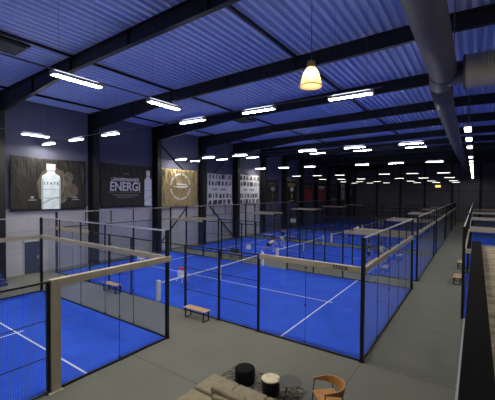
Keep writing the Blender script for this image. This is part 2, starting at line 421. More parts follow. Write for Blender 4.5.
courts = [('', 0, (0, 0, 0), 'in the middle, nearest the lounge'),
          ('', 1, (0, 12, 0), 'where the players are, second one back'),
          ('', 2, (0, 24, 0), 'just behind the players, third one back'),
          ('', 3, (0, 36, 0), 'in the dark, fourth one back'),
          ('', 4, (0, 48, 0), 'before the far wall, fifth one back'),
          ('', 5, (2.55, 16.4, PI), 'right of the corridor, first one'),
          ('', 6, (2.55, 28.4, PI), 'right of the corridor, second one back'),
          ('', 7, (2.55, 40.4, PI), 'right of the corridor, third one back'),
          ('', 8, (2.55, 52.4, PI), 'right of the corridor, last one back')]
for _, i, loc, w in courts:
    for src, cat, txt, g in ((enc0, 'court enclosure', 'glass and mesh court enclosure ', 'court enclosures'),
                          (turf0, 'court surface', 'blue turf with white lines ', 'court surfaces'),
                          (net0, 'net', 'white taped net on the court ', 'padel nets')):
        o = src if i == 0 else copy_tree(src)
        o.location = (loc[0], loc[1], 0); o.rotation_euler.z = loc[2]; tag(o, txt + w, cat, g)
encA = make_enclosure(near=True, pitch=.05, wr=.0022)
for o, cat, txt, g in ((encA, 'court enclosure', 'glass and mesh court enclosure at bottom left with thick beige portal frame', 'court enclosures'),
                    (copy_tree(turf0), 'court surface', 'blue turf with white lines at bottom left behind the beige portal', 'court surfaces'),
                    (copy_tree(net0), 'net', 'white taped net on the bottom left court', 'padel nets')):
    o.location = (-6.45, -2.48, 0); o.rotation_euler.z = PI/2; tag(o, txt, cat, g)

# lettering on the beige beam of the nearest court
def text_mesh(name, s, size, m, parent, Mx, ext=.004, align='CENTER', bold=0):
    cu = bpy.data.curves.new(name, 'FONT'); cu.body = s; cu.size = size; cu.extrude = ext; cu.align_x = align; cu.align_y = 'CENTER'; cu.offset = bold
    t = bpy.data.objects.new(name, cu); COL.objects.link(t)
    dg = bpy.context.evaluated_depsgraph_get(); dg.update()
    me = bpy.data.meshes.new_from_object(t.evaluated_get(dg)); bpy.data.objects.remove(t)
    me.name = name; me.transform(Mx); me.materials.clear(); me.materials.append(m)
    o = bpy.data.objects.new(name, me); COL.objects.link(o); o.parent = parent; return o
RXZ = Matrix.Rotation(PI/2, 4, 'X')
text_mesh('lettering', 'STACK', .17, M['ink'], enc0, Matrix.Translation((-.72, -.079, 2.985)) @ RXZ, bold=.004)
sgn = empty('banner_strip', (-2.0, 9.9, 1.0))
bpy.data.objects.remove(sgn)

# ------------------------------------------------------------------ benches
def make_bench():
    r = empty('bench')
    for k in range(4): MB().box(-.62, .62, -.19+k*.1, -.11+k*.1, .43, .46).build('seat_slat', M['wood'], r, bevel=.006)
    for s in (-1, 1):
        b = MB(); x = s*.52
        b.box(x-.02, x+.02, -.18, -.14, 0, .43).box(x-.02, x+.02, .14, .18, 0, .43).box(x-.02, x+.02, -.18, .18, .39, .43).box(x-.02, x+.02, -.18, .18, 0.0, .03)
        b.build('leg_frame', M['black'], r)
    MB().box(-.5, .5, -.015, .015, .39, .42).build('stretcher', M['black'], r)
    return r
bn0 = make_bench(); first = True
for x, y, rz, lb in ((-6.85, -.45, 0, 'slatted wooden bench outside the near side of the middle court'),
                     (-13.25, -.32, 0, 'slatted wooden bench seen through the glass of the bottom left court'),
                     (2.1, 13.1, PI/2, 'slatted wooden bench in the right corridor, nearer one'),
                     (2.1, 18.3, PI/2, 'slatted wooden bench in the right corridor, farther one'),
                     (-13.3, 11.0, 0, 'slatted wooden bench between the courts with a black bag on it'),
                     (-14.6, 23.0, 0, 'slatted wooden bench between courts behind the dark clothed player'),
                     (-17.4, 23.0, 0, 'slatted wooden bench between courts left of the lunging player')):
    o = bn0 if first else copy_tree(bn0); first = False
    o.location = (x, y, 0); o.rotation_euler.z = rz; tag(o, lb, 'bench', 'slatted benches beside the courts')
bg = empty('sports_bag', (-13.4, 11.0, .46)); tag(bg, 'black sports bag lying on the bench between the courts', 'bag')
b = MB(); b.box(-.4, .4, -.17, .17, 0, .32); b.build('bag_body', M['bag'], bg, bevel=.09, seg=4)
b = MB()
for k in range(8): 
    a0, a1 = PI*k/8, PI*(k+1)/8
    b.bar((-.2*math.cos(a0), 0, .3+.14*math.sin(a0)), (-.2*math.cos(a1), 0, .3+.14*math.sin(a1)), .012)
b.build('bag_handle', M['bag'], bg)
b = MB().box(-.19, .19, -.15, .15, 0, .4)
o = tag(b.build('white_box', M['white'], bevel=.02), 'small white box standing on the second court behind the black bag', 'box'); o.location = (-14.9, 15.2, .016)

def make_cart():
    r = empty('ball_cart')
    b = MB()
    for k in range(9):
        a = -.2+.05*k
        b.box(a-.004, a+.004, -.204, -.196, .38, .68).box(a-.004, a+.004, .196, .204, .38, .68)
        b.box(-.204, -.196, a-.004, a+.004, .38, .68).box(.196, .204, a-.004, a+.004, .38, .68)
    for z in (.38, .48, .58, .68):
        b.box(-.21, .21, -.21, -.19, z-.006, z+.006).box(-.21, .21, .19, .21, z-.006, z+.006).box(-.21, -.19, -.21, .21, z-.006, z+.006).box(.19, .21, -.21, .21, z-.006, z+.006)
    b.box(-.2, .2, -.2, .2, .37, .39)
    b.build('basket', M['white'], r)
    for sx in (-1, 1):
        for sy in (-1, 1):
            MB().bar((sx*.18, sy*.18, .38), (sx*.24, sy*.24, .03), .015).build('leg', M['white'], r)
    MB().box(-.3, .3, -.06, .06, .74, .86).build('handle', M['red'], r, bevel=.02)
    b = MB().bar((-.2, 0, .66), (-.2, 0, .76), .012).bar((.2, 0, .66), (.2, 0, .76), .012); b.build('handle_stem', M['white'], r)
    return r
ca = make_cart(); ca.location = (-11.6, 3.3, .016); tag(ca, 'white ball cart with red handle left of the net on the middle court', 'ball cart', 'ball carts')
cb = copy_tree(ca); cb.location = (-17.7, 5.0, .016); tag(cb, 'white ball cart with red handle near the left wall, seen over the beige portal beam', 'ball cart', 'ball carts')
o = MB().box(-.35, .35, -.01, .01, -.22, .22).build('notice_plate', M['white']); o.location = (-14.6, 23.94, 2.2)
tag(o, 'small white notice hanging on the mesh of the third court', 'notice')

# ------------------------------------------------------------------ luminaires
def make_light(m):
    r = empty('strip_light')
    MB().box(-.68, .68, -.1, .1, -.015, .075).build('housing', M['housing'], r, bevel=.01)
    MB().box(-.66, .66, -.085, .085, -.03, -.015).build('diffuser', M[m], r)
    if m == 'lamp': MB().box(-.6, .6, -.05, .05, .0745, .0765).build('added_glow_strip', M['added_uplight'], r)  # added glowing strip on the housing top, lifts the dark roof
    for s in (-1, 1):
        MB().box(s*.68-.015, s*.68+.015, -.1, .1, -.03, .08).build('end_cap', M['housing'], r)
        MB().bar((s*.5, 0, .07), (s*.5, 0, 3.1), .004, 4).build('suspension_wire', M['wire'], r)
    return r
LP = {k: make_light(k) for k in ('lamp', 'lamp_dim', 'lamp_cor', 'lamp_half')}
used = set()
ZL = 8.5
def light(x, y, rz, kind, label, group, z=8.5):
    ZL = z
    src = LP[kind]; o = src if kind not in used else copy_tree(src); used.add(kind)
    o.location = (x, y, ZL); o.rotation_euler.z = rz; tag(o, label, 'ceiling light', group)
    for c_ in o.children:
        if c_.name.startswith('suspension_wire'): c_.scale.z = (roof(x)-z-.02)/3.1
LX = [-.35, -3.75, -7.1, -13.1, -16.5, -19.9]
rows = [(-.5, 8.5, 'over the near side of the middle court'), (11.25, 8.5, 'over the far side of the middle court'), (13.1, 8.5, 'over the near side of the second court'),
        (25.1, 8.5, 'over the gap before the third court'), (35.5, 8.0, 'over the gap before the fourth court'),
        (46, 7.85, 'over the gap before the last court'), (57, 7.75, 'over the end of the last court'), (65, 7.7, 'closest to the far wall')]
OR1 = ['first', 'second', 'third', 'fourth', 'fifth', 'sixth']
for ri, (y, z, w) in enumerate(rows):
    for i, x in enumerate(LX):
        light(x, y, 0, 'lamp_half' if y == 13.1 else 'lamp' if y < 27 else 'lamp_dim', 'strip light %s, %s from the duct' % (w, OR1[i]), 'strip lights '+w, z)
    b = MB(); b.bar((-20.9, 0, .12), (.6, 0, .12), .022, 6); o = b.build('cable_rail', M['wire']); o.location = (0, y, z)
    tag(o, 'thin grey cable rail '+w, 'cable rail', 'cable rails')
for x, w in ((-6.1, 'over the open side of the left court'), (-17.0, 'over the wall side of the left court')):
    for i, y in enumerate((-2.95, -6.0, -9.1, -15.5, -18.6, -21.7)):
        light(x, y if x > -10 else y+.45, PI/2, 'lamp', 'strip light %s, %s counted from its far end' % (w, OR1[i]), 'strip lights '+w)
    b = MB(); b.bar((0, -23, .12), (0, -2.1, .12), .022, 6); o = b.build('cable_rail', M['wire']); o.location = (x, 0, ZL)
    tag(o, 'thin grey cable rail '+w, 'cable rail', 'cable rails')
for i, y in enumerate((-8, -2, 4, 10, 16, 22, 28, 34, 40)):
    light(8.0, y, PI/2, 'lamp', 'strip light over the hall right of the corridor, %s from the camera end' % ORD[i].replace('nearest', 'first'), 'strip lights over the right hall')
for i in range(15):
    y = [7.7, 11.1, 14.9, 21.9, 26, 30, 34, 38, 42, 46, 50, 54, 58, 62, 66][i]
    light(2.6-.004*y, y, 0, 'lamp_cor', 'small square light over the right corridor, %s from the camera' % ORD[i], 'lights over the right corridor')
for c in COL.objects:      # the corridor luminaires are short: seen end-on as bright squares
    if c.name.startswith('strip_light') and c.get('group') == 'lights over the right corridor': c.scale = (1, 1.5, 1); c.rotation_euler.z = PI/2

for c in COL.objects:      # slimmer luminaires over the near side of the second court
    if c.get('group') == 'strip lights over the near side of the second court': c.scale = (.9, .5, 1)
# pendant lamp
p = empty('pendant_lamp', (-.11, -4.0, 7.83)); tag(p, 'glowing amber bell shaped pendant lamp on a long cord', 'pendant lamp')
n = 36
sh = MB(); prof = [(.245, 0), (.235, .05), (.215, .14), (.18, .27), (.14, .35), (.10, .40)]
sh.lathe(prof, n, cap=False); so = sh.build('lamp_shade', M['shade'], p, smooth=True)
sm = so.modifiers.new('s', 'SOLIDIFY'); sm.thickness = .004
b = MB(); b.lathe([(.10, .40), (.105, .42), (.08, .55), (.03, .56)], 24); b.build('socket', M['wood'], p, smooth=False)
b = MB(); b.lathe([(.02, .16), (.055, .20), (.06, .26), (.035, .33), (.02, .40)], 16); b.build('bulb', M['bulb'], p, smooth=True)
MB().bar((0, 0, .56), (0, 0, 3.85), .008, 6).build('cord', M['wire'], p)
b = MB()
for k in range(n): 
    a0, a1 = 2*PI*k/n, 2*PI*(k+1)/n
    b.bar((.245*math.cos(a0), .245*math.sin(a0), 0), (.245*math.cos(a1), .245*math.sin(a1), 0), .008, 5)
b.build('shade_rim', M['wood'], p)

# ------------------------------------------------------------------ ventilation duct
d = empty('ventilation_duct', (1.85, 0, 10.0)); tag(d, 'large round grey ventilation duct with a branch, running along the ridge', 'duct')
def ring_tube(b, path, n=28):
    rings = []
    for i, (c, r) in enumerate(path):
        c = Vector(c); a = Vector(path[max(i-1, 0)][0]); e = Vector(path[min(i+1, len(path)-1)][0]); q = (e-a).normalized().to_track_quat('Z', 'Y')
        rings.append([b.bm.verts.new(c + q @ Vector((r*math.cos(2*PI*k/n), r*math.sin(2*PI*k/n), 0))) for k in range(n)])
    for A, B in zip(rings, rings[1:]):
        for k in range(n): b.bm.faces.new((A[k], A[(k+1)%n], B[(k+1)%n], B[k]))
    b.bm.faces.new(rings[0][::-1]); b.bm.faces.new(rings[-1]); return b
ring_tube(MB(), [((0, -16, 0), .45), ((0, -8, 0), .45), ((0, 0, 0), .45), ((0, 3.3, 0), .45)]).build('main_duct', M['duct'], d, smooth=True)
ring_tube(MB(), [((0, 3.3, 0), .44), ((-.03, 3.6, 0), .46), ((-.1, 4.2, 0), .44), ((-.2, 4.9, 0), .40)]).build('reducer', M['duct'], d, smooth=True)
ring_tube(MB(), [((-.2, 4.9, 0), .42), ((-.3, 8, 0), .42), ((-.4, 16, 0), .42), ((-.5, 30, 0), .42), ((-.5, 60, 0), .42)]).build('far_duct', M['duct'], d, smooth=True)
b = MB()
ring_tube(b, [((.1, 3.9, 0), .42), ((.6, 3.9, 0), .42), ((.62, 3.9, 0), .62), ((.7, 3.9, 0), .62)]); b.build('branch_collar', M['duct'], d, smooth=True)
path = []
for k in range(90):
    x = .7+.12*k; path += [((x, 3.9, 0), .62), ((x+.05, 3.9, 0), .62), ((x+.06, 3.9, 0), .585), ((x+.11, 3.9, 0), .585)]
ring_tube(MB(), path).build('ribbed_branch', M['duct_lit'], d, smooth=False)
b = MB()
for y in (-10, -4, 1.5): 
    b.bar((-.43, y, 0), (-.43, y, 1.8), .012).bar((.43, y, 0), (.43, y, 1.8), .012)
b.build('duct_hanger', M['wire'], d)
b = MB()
for y in (-12, -9, -6, -3, 0): b.lathe([(.0, 0), (.0, .01)], 3) if False else None
b.bm.free()

# ------------------------------------------------------------------ balcony on the right
tag(MB().box(3.10, XR, YN, 1.35, 3.6, 3.9).build('floor_balcony', M['mezz']), kind='structure')
tag(MB().box(2.875, 3.10, YN, 1.35, 0, 4.05).build('wall_balcony_parapet', M['felt']), kind='structure')
tag(MB().box(2.72, 2.875, YN, 6.2, 0, .3).build('wall_corridor_plinth', M['felt']), kind='structure')
tag(MB().box(2.60, 2.70, YN, 6.2, 0, .10).build('baseboard_corridor', M['rail']), kind='structure')
tag(MB().box(3.10, XR, 1.30, 1.35, 3.9, 3.95).build('trim_20', M['rail']), kind='structure')

# ------------------------------------------------------------------ lounge
rug = MB().box(-3.2, -.75, -5.4, -2.45, 0, .012).build('rug', M['rug']); tag(rug, 'dark patterned rug under the stools and sofa', 'rug')
s = empty('sofa', (-3.0, -3.85, 0)); tag(s, 'olive beige modular sofa at the bottom of the picture', 'sofa')
for k in range(3): MB().box(.9*k+.008, .9*k+.892, -.78, 0, .20, .42).build('seat_cushion', M['sofa'], s, bevel=.045, seg=4)
MB().box(-.02, .89, -1.72, -.82, .17, .385).build('seat_cushion', M['sofa'], s, bevel=.045, seg=4)
MB().box(.02, 2.68, -.76, -.02, .05, .205).build('sofa_base', M['sofa'], s, bevel=.02)
MB().box(.02, .87, -1.7, -.78, .05, .175).build('sofa_base', M['sofa'], s, bevel=.02)
T = Matrix.Translation((0, -.90, .38)) @ Matrix.Rotation(.16, 4, 'X')
for k in range(2): MB().box(.78+.98*k, 1.74+.98*k, -.11, .11, 0, .44, T).build('back_cushion', M['sofa'], s, bevel=.06, seg=4)
T2 = Matrix.Translation((0, -1.08, .05))
MB().box(.92, 2.7, -.12, .04, 0, .66, T2).build('sofa_back', M['sofa'], s, bevel=.05, seg=4)
T3 = Matrix.Translation((1.0, -.64, .42)) @ Matrix.Rotation(.9, 4, 'X')
MB().box(0, .62, -.05, .06, -.02, .26, T3).build('bolster', M['sofa'], s, bevel=.05, seg=4)
for x, y in ((.1, -.08), (2.6, -.08), (.1, -1.62), (2.6, -.7)): MB().bar((x, y, 0.012), (x, y, .06), .025, 8).build('foot', M['black'], s)

pf = empty('pouf', (-2.42, -3.15, .012)); tag(pf, 'round black fabric pouf behind the sofa', 'pouf')
b = MB(); b.lathe([(.24, 0), (.28, .02), (.287, .06), (.287, .38), (.27, .425), (.22, .44), (.05, .445)], 36); b.build('pouf_body', M['pouf'], pf, smooth=True)
b = MB(); b.lathe([(.289, .372), (.292, .38), (.289, .388)], 36, cap=False); b.build('piping', M['pouf'], pf, smooth=True)
bs = empty('barrel_stool', (-1.52, -3.22, .012)); bs.scale = (1.1, 1.1, 1.05); tag(bs, 'low black barrel stool with pale wood top beside the grey table', 'stool')
b = MB(); b.lathe([(.17, 0), (.20, .04), (.225, .2), (.215, .36), (.2, .40)], 32); b.build('stool_body', M['black'], bs, smooth=True)
b = MB(); b.lathe([(.19, .40), (.225, .405), (.23, .425), (.215, .435), (.2, .425), (.02, .422)], 32); b.build('stool_top', M['woodtop'], bs, smooth=True)
tb = empty('side_table', (-1.03, -3.05, .012)); tag(tb, 'round dark grey side table on thin black legs', 'side table')
b = MB(); b.lathe([(.305, .43), (.315, .437), (.315, .447), (.305, .455)], 40); b.build('table_top', M['grey_top'], tb)
for k in range(3):
    a = 2*PI*k/3+.4; MB().bar((.15*math.cos(a), .15*math.sin(a), .43), (.23*math.cos(a), .23*math.sin(a), 0), .011, 8).build('leg', M['black'], tb)

# cognac leather tub chair, opening towards local -Y
ch = empty('lounge_chair', (.03, -3.06, 0), -PI/4); ch.scale = (1.1, 1.1, 1.05); tag(ch, 'cognac leather armchair with wrap around back and black legs', 'armchair')
b = MB(); b.box(-.25, .25, -.28, .24, .39, .46); b.build('seat', M['leather'], ch, bevel=.05, seg=4)
b = MB(); pts = []
NA = 40; prev = None
for i in range(NA+1):
    t = -1+2*i/NA                      # -1 left arm tip .. 1 right arm tip
    a = t*2.05                         # sweep angle from back centre
    R = .33; x = R*math.sin(a); y = R*math.cos(a)
    if abs(a) > PI/2: x = R*math.copysign(1, t)*(1-.04*(abs(a)-PI/2)); y = -(abs(a)-PI/2)*R*1.5
    k = max(0, 1-abs(t)**1.6)
    zt = .70+.06*k; zb = zt-.035-.22*k**1.1; th = .035
    dx, dy = (x, y) if abs(a) <= PI/2 else (math.copysign(R, t), 0)
    L = math.hypot(dx, dy); dx, dy = dx/L, dy/L
    out = .03*k
    ring = [(x-dx*th/2, y-dy*th/2, zb), (x+dx*th/2, y+dy*th/2, zb), (x+dx*(th/2+out), y+dy*(th/2+out), zt), (x-dx*(th/2-out), y-dy*(th/2-out), zt)]
    vs = [b.bm.verts.new(q) for q in ring]
    if prev:
        for j in range(4): b.bm.faces.new((prev[j], prev[(j+1)%4], vs[(j+1)%4], vs[j]))
    else: b.bm.faces.new(vs)
    prev = vs
b.bm.faces.new(prev[::-1])
b.build('backrest', M['leather'], ch, bevel=.012, seg=3, smooth=True)
for sx in (-1, 1):
    MB().bar((sx*.315, -.20, .67), (sx*.30, -.27, 0), .013, 8).build('leg', M['black'], ch)
    MB().bar((sx*.25, .22, .56), (sx*.30, .30, 0), .013, 8).build('leg', M['black'], ch)
b = MB(); b.bar((-.31, -.24, .37), (.31, -.24, .37), .011, 8).bar((-.28, .24, .37), (.28, .24, .37), .011, 8).bar((-.31, -.24, .37), (-.28, .24, .37), .011, 8).bar((.31, -.24, .37), (.28, .24, .37), .011, 8)
b.build('seat_frame', M['black'], ch)

# ------------------------------------------------------------------ banners on the left wall
# local frame of a banner: origin at its lower left (seen from the hall), u runs along world +Y, v up, n out of the wall (+X)
def wr(u, v, W, H, amp=.05):
    e = min(1, (H-v)/.4, u/.25+.1, (W-u)/.25+.1)
    return amp*(.5+.5*math.sin(9*u+2.5*math.sin(1.3*v+u)))*max(0, e)*(.4+.6*v/H)
def banner(name, y0, y1, z0, z1, m, label, amp=.05):
    r = empty(name, (XL+.30, y0, z0)); tag(r, label, 'banner', 'banners along the left wall')
    W, H = y1-y0, z1-z0; b = MB(); nu, nv = 60, 24
    vs = [[b.bm.verts.new((wr(W*i/nu, H*j/nv, W, H, amp), W*i/nu, H*j/nv - .05*math.sin(PI*i/nu)*(j == nv))) for i in range(nu+1)] for j in range(nv+1)]
    for j in range(nv):
        for i in range(nu): b.bm.faces.new((vs[j][i], vs[j][i+1], vs[j+1][i+1], vs[j+1][i]))
    o = b.build('cloth', M[m], r, smooth=True); sm = o.modifiers.new('s', 'SOLIDIFY'); sm.thickness = .01; sm.offset = -1
    bb = MB(); bb.bar((-.02, 0, -.02), (-.02, W, -.02), .025, 6); bb.build('bottom_bar', M['beam'], r)
    return r, W, H
def pr(r, name, m, polys, n=.075, t=.004):
    """flat print: polygons in (u,v)"""
    b = MB()
    for P in polys: b.poly([(n, u, v) for u, v in P], t, (1, 0, 0))
    return b.build(name, M[m], r)
def rect(u0, u1, v0, v1): return [(u0, v0), (u1, v0), (u1, v1), (u0, v1)]
TX = Matrix(((0, 0, 1, 0), (1, 0, 0, 0), (0, 1, 0, 0), (0, 0, 0, 1)))     # text x->+Y, y->+Z, normal->+X
def txt(r, s, size, u, v, m, bold=0, n=.082, name='lettering', sx=1): 
    return text_mesh(name, s, size, M[m], r, Matrix.Translation((n, u, v)) @ TX @ Matrix.Scale(sx, 4, (1, 0, 0)), bold=bold)
def bottle(r, u, v0, w, h, m='b_ice', top=True):
    P = [(u-w/2, v0), (u+w/2, v0), (u+w/2, v0+h*.66), (u+w*.46, v0+h*.74), (u+w*.22, v0+h*.80), (u+w*.20, v0+h*.84), (u-w*.20, v0+h*.84), (u-w*.22, v0+h*.80), (u-w*.46, v0+h*.74), (u-w/2, v0+h*.66)]
    pr(r, 'bottle_print', m, [P]); pr(r, 'bottle_cap_print', 'b_white', [rect(u-w*.24, u+w*.24, v0+h*.86, v0+h)])
    pr(r, 'bottle_detail_print', 'b_ice2', [rect(u-w*.42, u+w*.42, v0+h*.24, v0+h*.25), rect(u-w*.42, u+w*.42, v0+h*.43, v0+h*.44), rect(u-w*.2, u+w*.2, v0+h*.84, v0+h*.86),
        rect(u-w*.47, u-w*.43, v0, v0+h*.66), rect(u+w*.43, u+w*.47, v0, v0+h*.66)], n=.079)
    c = [(u-w*.45+w*.9*k/10, v0+h*(.12+.14*math.sin(k/10*1.5))) for k in range(11)]
    pr(r, 'bottle_swoosh_print', 'b_navy', [[(a[0], a[1]), (b_[0], b_[1]), (b_[0], b_[1]+.035), (a[0], a[1]+.035)] for a, b_ in zip(c, c[1:])], n=.08)

r, W, H = banner('banner', -2.35, 2.45, 4.2, 7.65, 'b_black', 'dark banner with a large pale water bottle, leftmost on the wall', .06)
def blob(cu, cv, ru, rv, n=26, j=.12, seed=1):
    rd = random.Random(seed); return [(cu+ru*math.cos(2*PI*k/n)*(1+rd.uniform(-j, j)), cv+rv*math.sin(2*PI*k/n)*(1+rd.uniform(-j, j))) for k in range(n)]
pr(r, 'smoke_print', 'b_smoke', [blob(2.55, 1.55, 1.1, 1.3, 30, .07)], n=.066)
pr(r, 'figure_print', 'b_photo2' if False else 'b_smoke2', [blob(3.55, 2.2, .33, .42, 20, .06, 3), blob(3.7, 1.3, .5, .55, 20, .08, 4)], n=.072)
bottle(r, 2.36, .02, 1.2, 3.05)
txt(r, 'S T A T E', .25, 2.36, 1.75, 'b_navy', .004, n=.084)
pr(r, 'small_mark_print', 'b_grey', [rect(.95, 1.45, .62, .68), blob(1.2, .82, .1, .1, 12, 0), rect(3.75, 4.25, .62, .68), rect(3.85, 4.15, .76, .84)])
r, W, H = banner('banner', 3.65, 8.5, 4.2, 7.65, 'b_black', 'dark banner lettered energi with a bottle at its right edge', .06)
txt(r, 'ENERGI', 1.0, 2.15, 1.62, 'b_lav', .022, sx=.86)
txt(r, 'L\u00c4NGREVARANDE', .36, 2.15, 2.2, 'b_lav', .008, sx=.86)
txt(r, 'STATE', .17, 2.2, 2.68, 'b_grey')
pr(r, 'small_line_print', 'b_grey', [rect(1.0+.19*k, 1.13+.19*k, .93, 1.0) for k in range(13)] + [rect(1.35+.17*k, 1.47+.17*k, .76, .82) for k in range(10)] + [rect(.6+.16*k, .72+.16*k, 1.18, 1.21) for k in range(20)])
bottle(r, 4.4, .02, .8, 3.05, 'b_lav')
r, W, H = banner('banner', 9.5, 14.4, 4.0, 7.65, 'b_gold', 'gold cloth banner with a white ring emblem', .16)
cu, cv, R0 = 2.35, 1.95, 1.12
segs = []
for k in range(64):
    a = 2*PI*k/64
    if abs(math.sin(a)) < .12 or k % 8 == 7: continue
    a1 = a+2*PI/64*.72; rr = .15 if k % 2 else .19
    segs.append([(cu+R0*1.05*math.cos(a), cv+R0*math.sin(a)), (cu+R0*1.05*math.cos(a1), cv+R0*math.sin(a1)), (cu+(R0+rr)*1.05*math.cos(a1), cv+(R0+rr)*math.sin(a1)), (cu+(R0+rr)*1.05*math.cos(a), cv+(R0+rr)*math.sin(a))])
pr(r, 'ring_print', 'b_white', segs, n=.17)
pr(r, 'wing_print', 'b_white', [[(cu-1.0, cv+.02), (cu-.2, cv-.14), (cu+.5, cv-.12), (cu+1.0, cv+.02), (cu+.95, cv+.12), (cu+.4, cv+.06), (cu-.2, cv+.06)], [(cu-.55, cv+.18), (cu+.75, cv+.16), (cu+.8, cv+.27), (cu-.5, cv+.3)]], n=.17)
def collage(y0, y1, z0, z1, lb, seed):
    r, W, H = banner('banner', y0, y1, z0, z1, 'b_white', lb, .02)
    rd = random.Random(seed); A, B, C_ = [], [], []
    nr = 5; rh = H/nr
    for j in range(nr):
        if j == 2:
            C_ += [rect(.8+.17*k, .9+.17*k, rh*2+.25, rh*2+.45) for k in range(5)] + [rect(2.2+.17*k, 2.31+.17*k, rh*2+.25, rh*2+.45) for k in range(6)]; continue
        u = .08
        while u < W-.3:
            w = min(rd.uniform(.3, .9), W-u-.05)
            P = [(u+rd.uniform(0, .1), rh*j+.06), (u+w-.05, rh*j+.06+rd.uniform(0, .1)), (u+w-rd.uniform(.05, .2), rh*(j+1)-.08), (u+rd.uniform(0, .15), rh*(j+1)-rd.uniform(.05, .25))]
            (A if rd.random() < .6 else B).append(P)
            if rd.random() < .7: C_.append(blob(u+w/2, rh*(j+.5), .09, .16, 8, .3, rd.randint(0, 99)))
            u += w+rd.uniform(0.0, .12)
    pr(r, 'photo_print', 'b_photo', A, n=.036); pr(r, 'photo_print', 'b_photo2', B, n=.036); pr(r, 'figure_print', 'b_navy', C_, n=.044)
collage(15.9, 20.2, 4.0, 7.5, 'white banner with a grid of grey photographs in blue shade, left of the two', 5)
collage(21.75, 26.2, 3.95, 7.6, 'bright white banner with a grid of photographs, right of the two', 11)
def posterA(y0, y1, lb, m1, m2):
    r, W, H = banner('banner', y0, y1, 3.95, 7.25, 'b_black', lb, .02)
    pr(r, 'line_print', m1, [rect(.5+.3*k, .72+.3*k, 2.72, 2.92) for k in range(9) if .72+.3*k < W-.3] + [rect(.6+.26*k, .8+.26*k, 2.42, 2.58) for k in range(9) if .8+.26*k < W-.4])
    pr(r, 'oval_print', m2, [blob(W/2, 2.0, .6, .33, 24, 0)])
    pr(r, 'racket_print', m1, [blob(W/2, 1.0, .22, .42, 16, .1), rect(W/2-.1, W/2+.1, .5, .7), rect(W/2-.7, W/2+.7, .2, .3)])
posterA(27.9, 31.5, 'black banner with grey oval and faint gold lettering', 'b_smoke', 'b_grey')
posterA(33.7, 37.4, 'black banner with white oval and yellow lettering', 'b_yellow', 'b_white')
for y0, y1, lb, mt, br in ((39.3, 43.2, 'black banner with a dull red lower half', 'b_smoke', 'b_red'), (45.4, 49.6, 'black banner with white line over a red lower half', 'b_white', 'b_red'),
                           (51.4, 55.5, 'black banner with a grey strip along its bottom', 'b_smoke', 'b_grey')):
    r, W, H = banner('banner', y0, y1, 3.9, 7.2, 'b_black', lb, .02)
    hb = 2.1 if br == 'b_red' else .5
    pr(r, 'lower_print', br, [rect(.1, W-.1, .05, hb)]); pr(r, 'line_print', mt, [rect(.6, W-.6, 2.45, 2.75), rect(.8, W-.8, 2.2, 2.35)])
    pr(r, 'figure_print', 'b_photo', [blob(W*.35, .9, .3, .7, 16, .2, 3), blob(W*.68, .9, .3, .7, 16, .2, 4)], n=.08)
r, W, H = banner('banner', 57.2, 60.8, 3.8, 7.3, 'b_white', 'white banner with a dark red mark, near the end of the wall', .02)
pr(r, 'mark_print', 'b_red', [blob(W*.6, 2.5, .5, .5, 14, .25, 8), rect(W*.45, W*.8, 1.4, 1.6)]); pr(r, 'line_print', 'b_photo', [rect(.5, 2.6, .9, 1.05), rect(.5, 2.4, .5, .65)])
pr(r, 'lower_print', 'b_grey', [rect(.05, W-.05, .03, .35)])
r, W, H = banner('banner', 63.4, 67.2, 3.8, 7.2, 'b_black', 'last dark banner before the far corner, with faint grey text', .02)
pr(r, 'line_print', 'b_grey', [rect(1.4, 2.0, 1.0, 2.6), rect(1.2, 2.6, .5, .7)])

# ------------------------------------------------------------------ players
def skin_obj(name, chains, m, parent, sub=1, root=0):
    """chains: list of lists of ((x,y,z), r); points closer than 1 mm are welded into one skeleton vertex"""
    vs, rs, es = [], [], []
    def vid(p, r):
        for i, q in enumerate(vs):
            if (Vector(q)-Vector(p)).length < .001: return i
        vs.append(p); rs.append(r); return len(vs)-1
    for c in chains:
        ids = [vid(p, r) for p, r in c]
        es += list(zip(ids, ids[1:]))
    me = bpy.data.meshes.new(name); me.from_pydata(vs, es, []); me.materials.append(m)
    o = bpy.data.objects.new(name, me); COL.objects.link(o); o.parent = parent
    md = o.modifiers.new('skin', 'SKIN'); md.use_smooth_shade = True
    for i, d_ in enumerate(me.skin_vertices[0].data):
        d_.radius = (rs[i], rs[i]); d_.use_root = (i == root)
    s_ = o.modifiers.new('sub', 'SUBSURF'); s_.levels = sub; s_.render_levels = sub
    return o
def L(a, b, t): return tuple(a[i]+(b[i]-a[i])*t for i in range(3))
